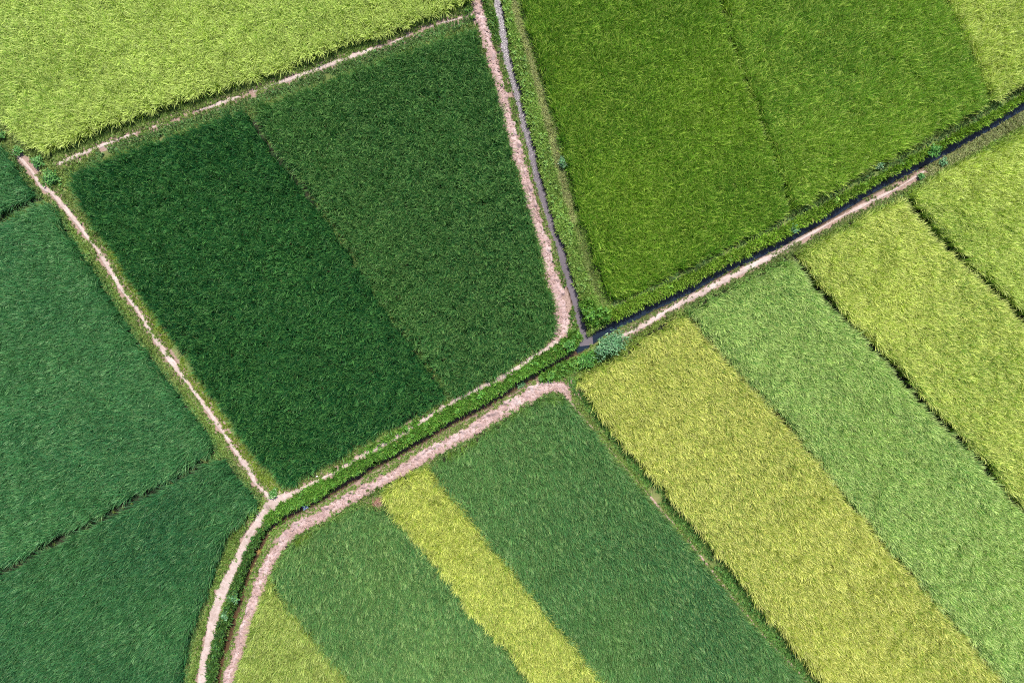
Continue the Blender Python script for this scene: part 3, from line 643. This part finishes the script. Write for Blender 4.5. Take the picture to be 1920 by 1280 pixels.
# ------------------------------------------------------------------ single shrubs and plants
MAT_STEM, _t, _N, _L = new_mat('green_stem')
_p = _N('ShaderNodeBsdfPrincipled'); _L(ramp(_t, noise(_t, 30, 3, .5, coords(_t)), [(.3, (.07, .09, .03)), (.7, (.15, .13, .06))]), _p.inputs['Base Color']); _p.inputs['Roughness'].default_value = .8
_o = _N('ShaderNodeOutputMaterial'); _L(_p.outputs[0], _o.inputs[0])
def tube(V, F, pts, r0, r1, n=5):
    i0 = len(V)
    for k, p in enumerate(pts):
        r = r0 + (r1 - r0) * k / (len(pts) - 1)
        for j in range(n):
            a = 2 * math.pi * j / n; V.append((p[0] + r * math.cos(a), p[1] + r * math.sin(a), p[2]))
    for k in range(len(pts) - 1):
        for j in range(n):
            a = i0 + k * n + j; b = i0 + k * n + (j + 1) % n; F.append((a, b, b + n, a + n))
def shrub(name, at, rx, ry, h, rotz, leaf, n_leaf, tint, tint_b, label, cat='shrub', stems=9, narrow=.38):
    p = W(at); z0 = float(height(np.array([p[0]]), np.array([p[1]]))[0])
    root = bpy.data.objects.new(name, None); COL.objects.link(root); root.location = (p[0], p[1], z0 - .02); root.rotation_euler.z = rotz
    root.empty_display_size = .1
    tag(root, label, cat, 'plants on the banks')
    V, F = [], []; VL, FL, AL, T1, T2 = [], [], [], [], []
    per = max(3, n_leaf // stems)
    for s in range(stems):
        a = 2 * math.pi * s / stems + R(-.4, .4); q = math.sqrt(R(.03, 1)) if s else 0; ex, ey = q * rx * math.cos(a), q * ry * math.sin(a); eh = h * (R(.72, 1.05)) * (1 - .35 * q * q)
        pts = [(ex * t * t * .9 + ex * .1 * t + R(-.01, .01), ey * t * t * .9 + ey * .1 * t + R(-.01, .01), eh * (t ** .8)) for t in (0, .3, .6, .85, 1)]
        tube(V, F, pts, .014, .004)
        for b in range(per):
            t = R(.25, 1.05) ** .7; bx, by, bz = ex * t * t, ey * t * t, eh * t ** .8
            spread = .16 * (rx + ry)
            c = (bx + R(-1, 1) * spread, by + R(-1, 1) * spread, max(.02, bz + R(-.12, .12) * h))
            i0 = len(VL); tint_r = R(.7, 1.3)
            blade(VL, FL, AL, c, R(0, 2 * math.pi), leaf * R(.7, 1.3), R(.5, 1.45), R(.1, .9), leaf * narrow * R(.8, 1.2), R(-.5, .5), R(0, 1), R(0, .962), 1 if R(0, 1) < .18 else 0, prof=(.35, 1, 1.05, .6))
            T1 += [tuple(c_ * tint_r for c_ in tint)] * (len(VL) - i0); T2 += [tint_b] * (len(VL) - i0)
    mesh_obj('stem', V, F, MAT_STEM, root)
    fo = mesh_obj('foliage', VL, FL, MAT_SHRUB, root); fo['kind'] = 'stuff'
    for nm, ty, v, key in (('blade', 'FLOAT_COLOR', AL, 'color'), ('tint', 'FLOAT_VECTOR', T1, 'vector'), ('tint_b', 'FLOAT_VECTOR', T2, 'vector')):
        fo.data.attributes.new(nm, ty, 'POINT').data.foreach_set(key, np.asarray(v, np.float32).ravel())
    return root
BLUE, BLUE2 = (.105, .25, .105), (.28, .45, .24)
GRN, GRN2 = (.070, .22, .035), (.17, .34, .07)
DKG, DKG2 = (.075, .22, .050), (.17, .34, .09)
shrub('shrub', (1142, 645), 1.05, .45, .9, .62, .14, 2000, BLUE, BLUE2, 'large bluish green bush beside the ditch junction', stems=22, narrow=.26)
shrub('shrub', (1100, 675), .50, .42, .55, .5, .12, 700, GRN, GRN2, 'rounded bright green bush next to the large bluish bush', stems=14)
shrub('shrub', (1066, 645), .36, .30, .55, .4, .11, 420, GRN, GRN2, 'green bush at the end of the hedge bank, left of the ditch mouth', stems=10)
shrub('shrub', (979, 721), .32, .28, .40, 0, .12, 320, BLUE, BLUE2, 'small bluish bush on the upper edge of the lower dirt track', stems=9, narrow=.26)
shrub('shrub', (104, 335), .52, .46, .50, .3, .13, 620, DKG, GRN2, 'wide leafy green bush at the corner of the darkest plot', stems=12)
shrub('shrub', (76, 306), .32, .30, .38, 0, .12, 300, DKG, DKG2, 'round green bush below the corner of the pale top field', stems=9)
shrub('shrub', (40, 286), .34, .28, .34, .4, .10, 280, DKG, GRN2, 'low bush on the grassy bank near the left edge', stems=9)
shrub('shrub', (8, 256), .28, .26, .32, 0, .10, 220, DKG, DKG2, 'low bush cut by the left edge of the picture', stems=8)
shrub('shrub', (1742, 287), .38, .32, .50, .5, .11, 460, GRN, GRN2, 'bright green bush overhanging the straight dark ditch', stems=11)
shrub('shrub', (1766, 305), .26, .18, .25, .5, .09, 220, BLUE, BLUE2, 'small dark tussock on the dry bank opposite the bright bush', stems=7)
shrub('shrub', (1721, 333), .30, .18, .25, .5, .09, 220, DKG, DKG2, 'small green tussock where the right footpath fades into grass', stems=7)
shrub('shrub', (476, 957), .32, .30, .45, .3, .11, 340, (.13, .27, .035), (.24, .38, .06), 'lime green leafy bush on the bluish plot corner beside the path junction', stems=9)
shrub('shrub', (519, 921), .30, .24, .32, .8, .10, 280, GRN, (.3, .42, .2), 'leafy green bush in the fork of the footpaths', stems=8)
shrub('shrub', (441, 1117), .30, .26, .36, .2, .12, 300, BLUE, GRN2, 'leafy bush between the lower footpath and the narrow ditch', stems=8)
shrub('shrub', (424, 1150), .22, .30, .30, .2, .10, 240, BLUE, BLUE2, 'greyish green weed clump beside the wide lower footpath', stems=7)
shrub('shrub', (1646, 313), .26, .20, .40, .2, .13, 130, BLUE, (.35, .46, .3), 'pale sprouting plant at the edge of the olive rice plot', 'plant', stems=6, narrow=.2)
shrub('shrub', (1482, 432), .26, .22, .42, .2, .11, 240, BLUE, BLUE2, 'bluish plant hanging over the dark ditch below the olive plots', stems=7)
shrub('shrub', (1055, 307), .24, .40, .42, .2, .14, 260, BLUE, (.42, .52, .40), 'glossy pale weed clump on the bank beside the upper ditch', stems=8, narrow=.2)
shrub('dry_grass', (484, 1037), .14, .12, .22, 0, .16, 110, (.45, .32, .10), (.55, .42, .18), 'straw yellow dry tuft at the ditch rim, upper one of two', 'dry grass', stems=6, narrow=.12)
shrub('dry_grass', (471, 1071), .16, .12, .24, 0, .16, 120, (.45, .34, .12), (.55, .42, .18), 'straw yellow dry tuft at the ditch rim, lower one of two', 'dry grass', stems=6, narrow=.12)
shrub('dry_stubble', (709, 938), .30, .34, .16, 0, .16, 320, (.42, .22, .17), (.52, .36, .30), 'reddish dry stubble patch at the corner of the narrow yellow strip', 'stubble', stems=18, narrow=.10)

# ------------------------------------------------------------------ litter
def plain(name, c, rough=.5):
    m, t, N, L = new_mat(name); v = coords(t); p = N('ShaderNodeBsdfPrincipled')
    L(mixc(t, noise(t, 20, 3, .5, v), tuple(k * .8 for k in c), c), p.inputs['Base Color']); p.inputs['Roughness'].default_value = rough
    o = N('ShaderNodeOutputMaterial'); L(p.outputs[0], o.inputs[0]); return m
def scrap(name, at, sx, sy, rotz, z, mat, label, bump=.06, seed=0):
    p = W(at); n = 9; u = np.linspace(-1, 1, n); U, Vv = np.meshgrid(u, u)
    rr = 1 + .35 * (vnoise(U, Vv, .8, seed) - .5); X = U * sx / 2 * rr; Y = Vv * sy / 2 * (1 - .3 * U) * rr
    Z = bump * (fbm(U, Vv, .9, 2, seed + 2)) + .02
    top = np.stack([X, Y, Z], -1).reshape(-1, 3); bot = top - np.array([0, 0, .006]); idx = np.arange(n * n).reshape(n, n); F = []
    for i in range(n - 1):
        for j in range(n - 1):
            a, b, c, d = idx[i, j], idx[i, j + 1], idx[i + 1, j + 1], idx[i + 1, j]; F.append((a, b, c, d)); F.append((d + n * n, c + n * n, b + n * n, a + n * n))
    rim = [*idx[0, :-1], *idx[:-1, -1], *idx[-1, :0:-1], *idx[:0:-1, 0]]
    for a, b in zip(rim, rim[1:] + rim[:1]): F.append((a + n * n, b + n * n, b, a))
    o = mesh_obj(name, np.vstack([top, bot]), [tuple(int(q) for q in f_) for f_ in F], mat)
    o.location = (p[0], p[1], z); o.rotation_euler.z = rotz
    return tag(o, label, 'litter')
scrap('plastic_bag', (570, 953), .30, .20, .3, -.30, plain('pale_blue_plastic', (.35, .45, .75)), 'crumpled pale blue plastic bag floating in the lower ditch', .09, 3)
scrap('paper_scrap', (597, 891), .09, .07, .3, .22, plain('white_paper', (.8, .8, .8)), 'tiny white scrap on the rim of the darkest plot', .04, 5)
scrap('paper_scrap', (728, 837), .09, .07, 1.1, .30, plain('white_plastic', (.8, .8, .8)), 'tiny white scrap on the hedge bank grass', .04, 8)
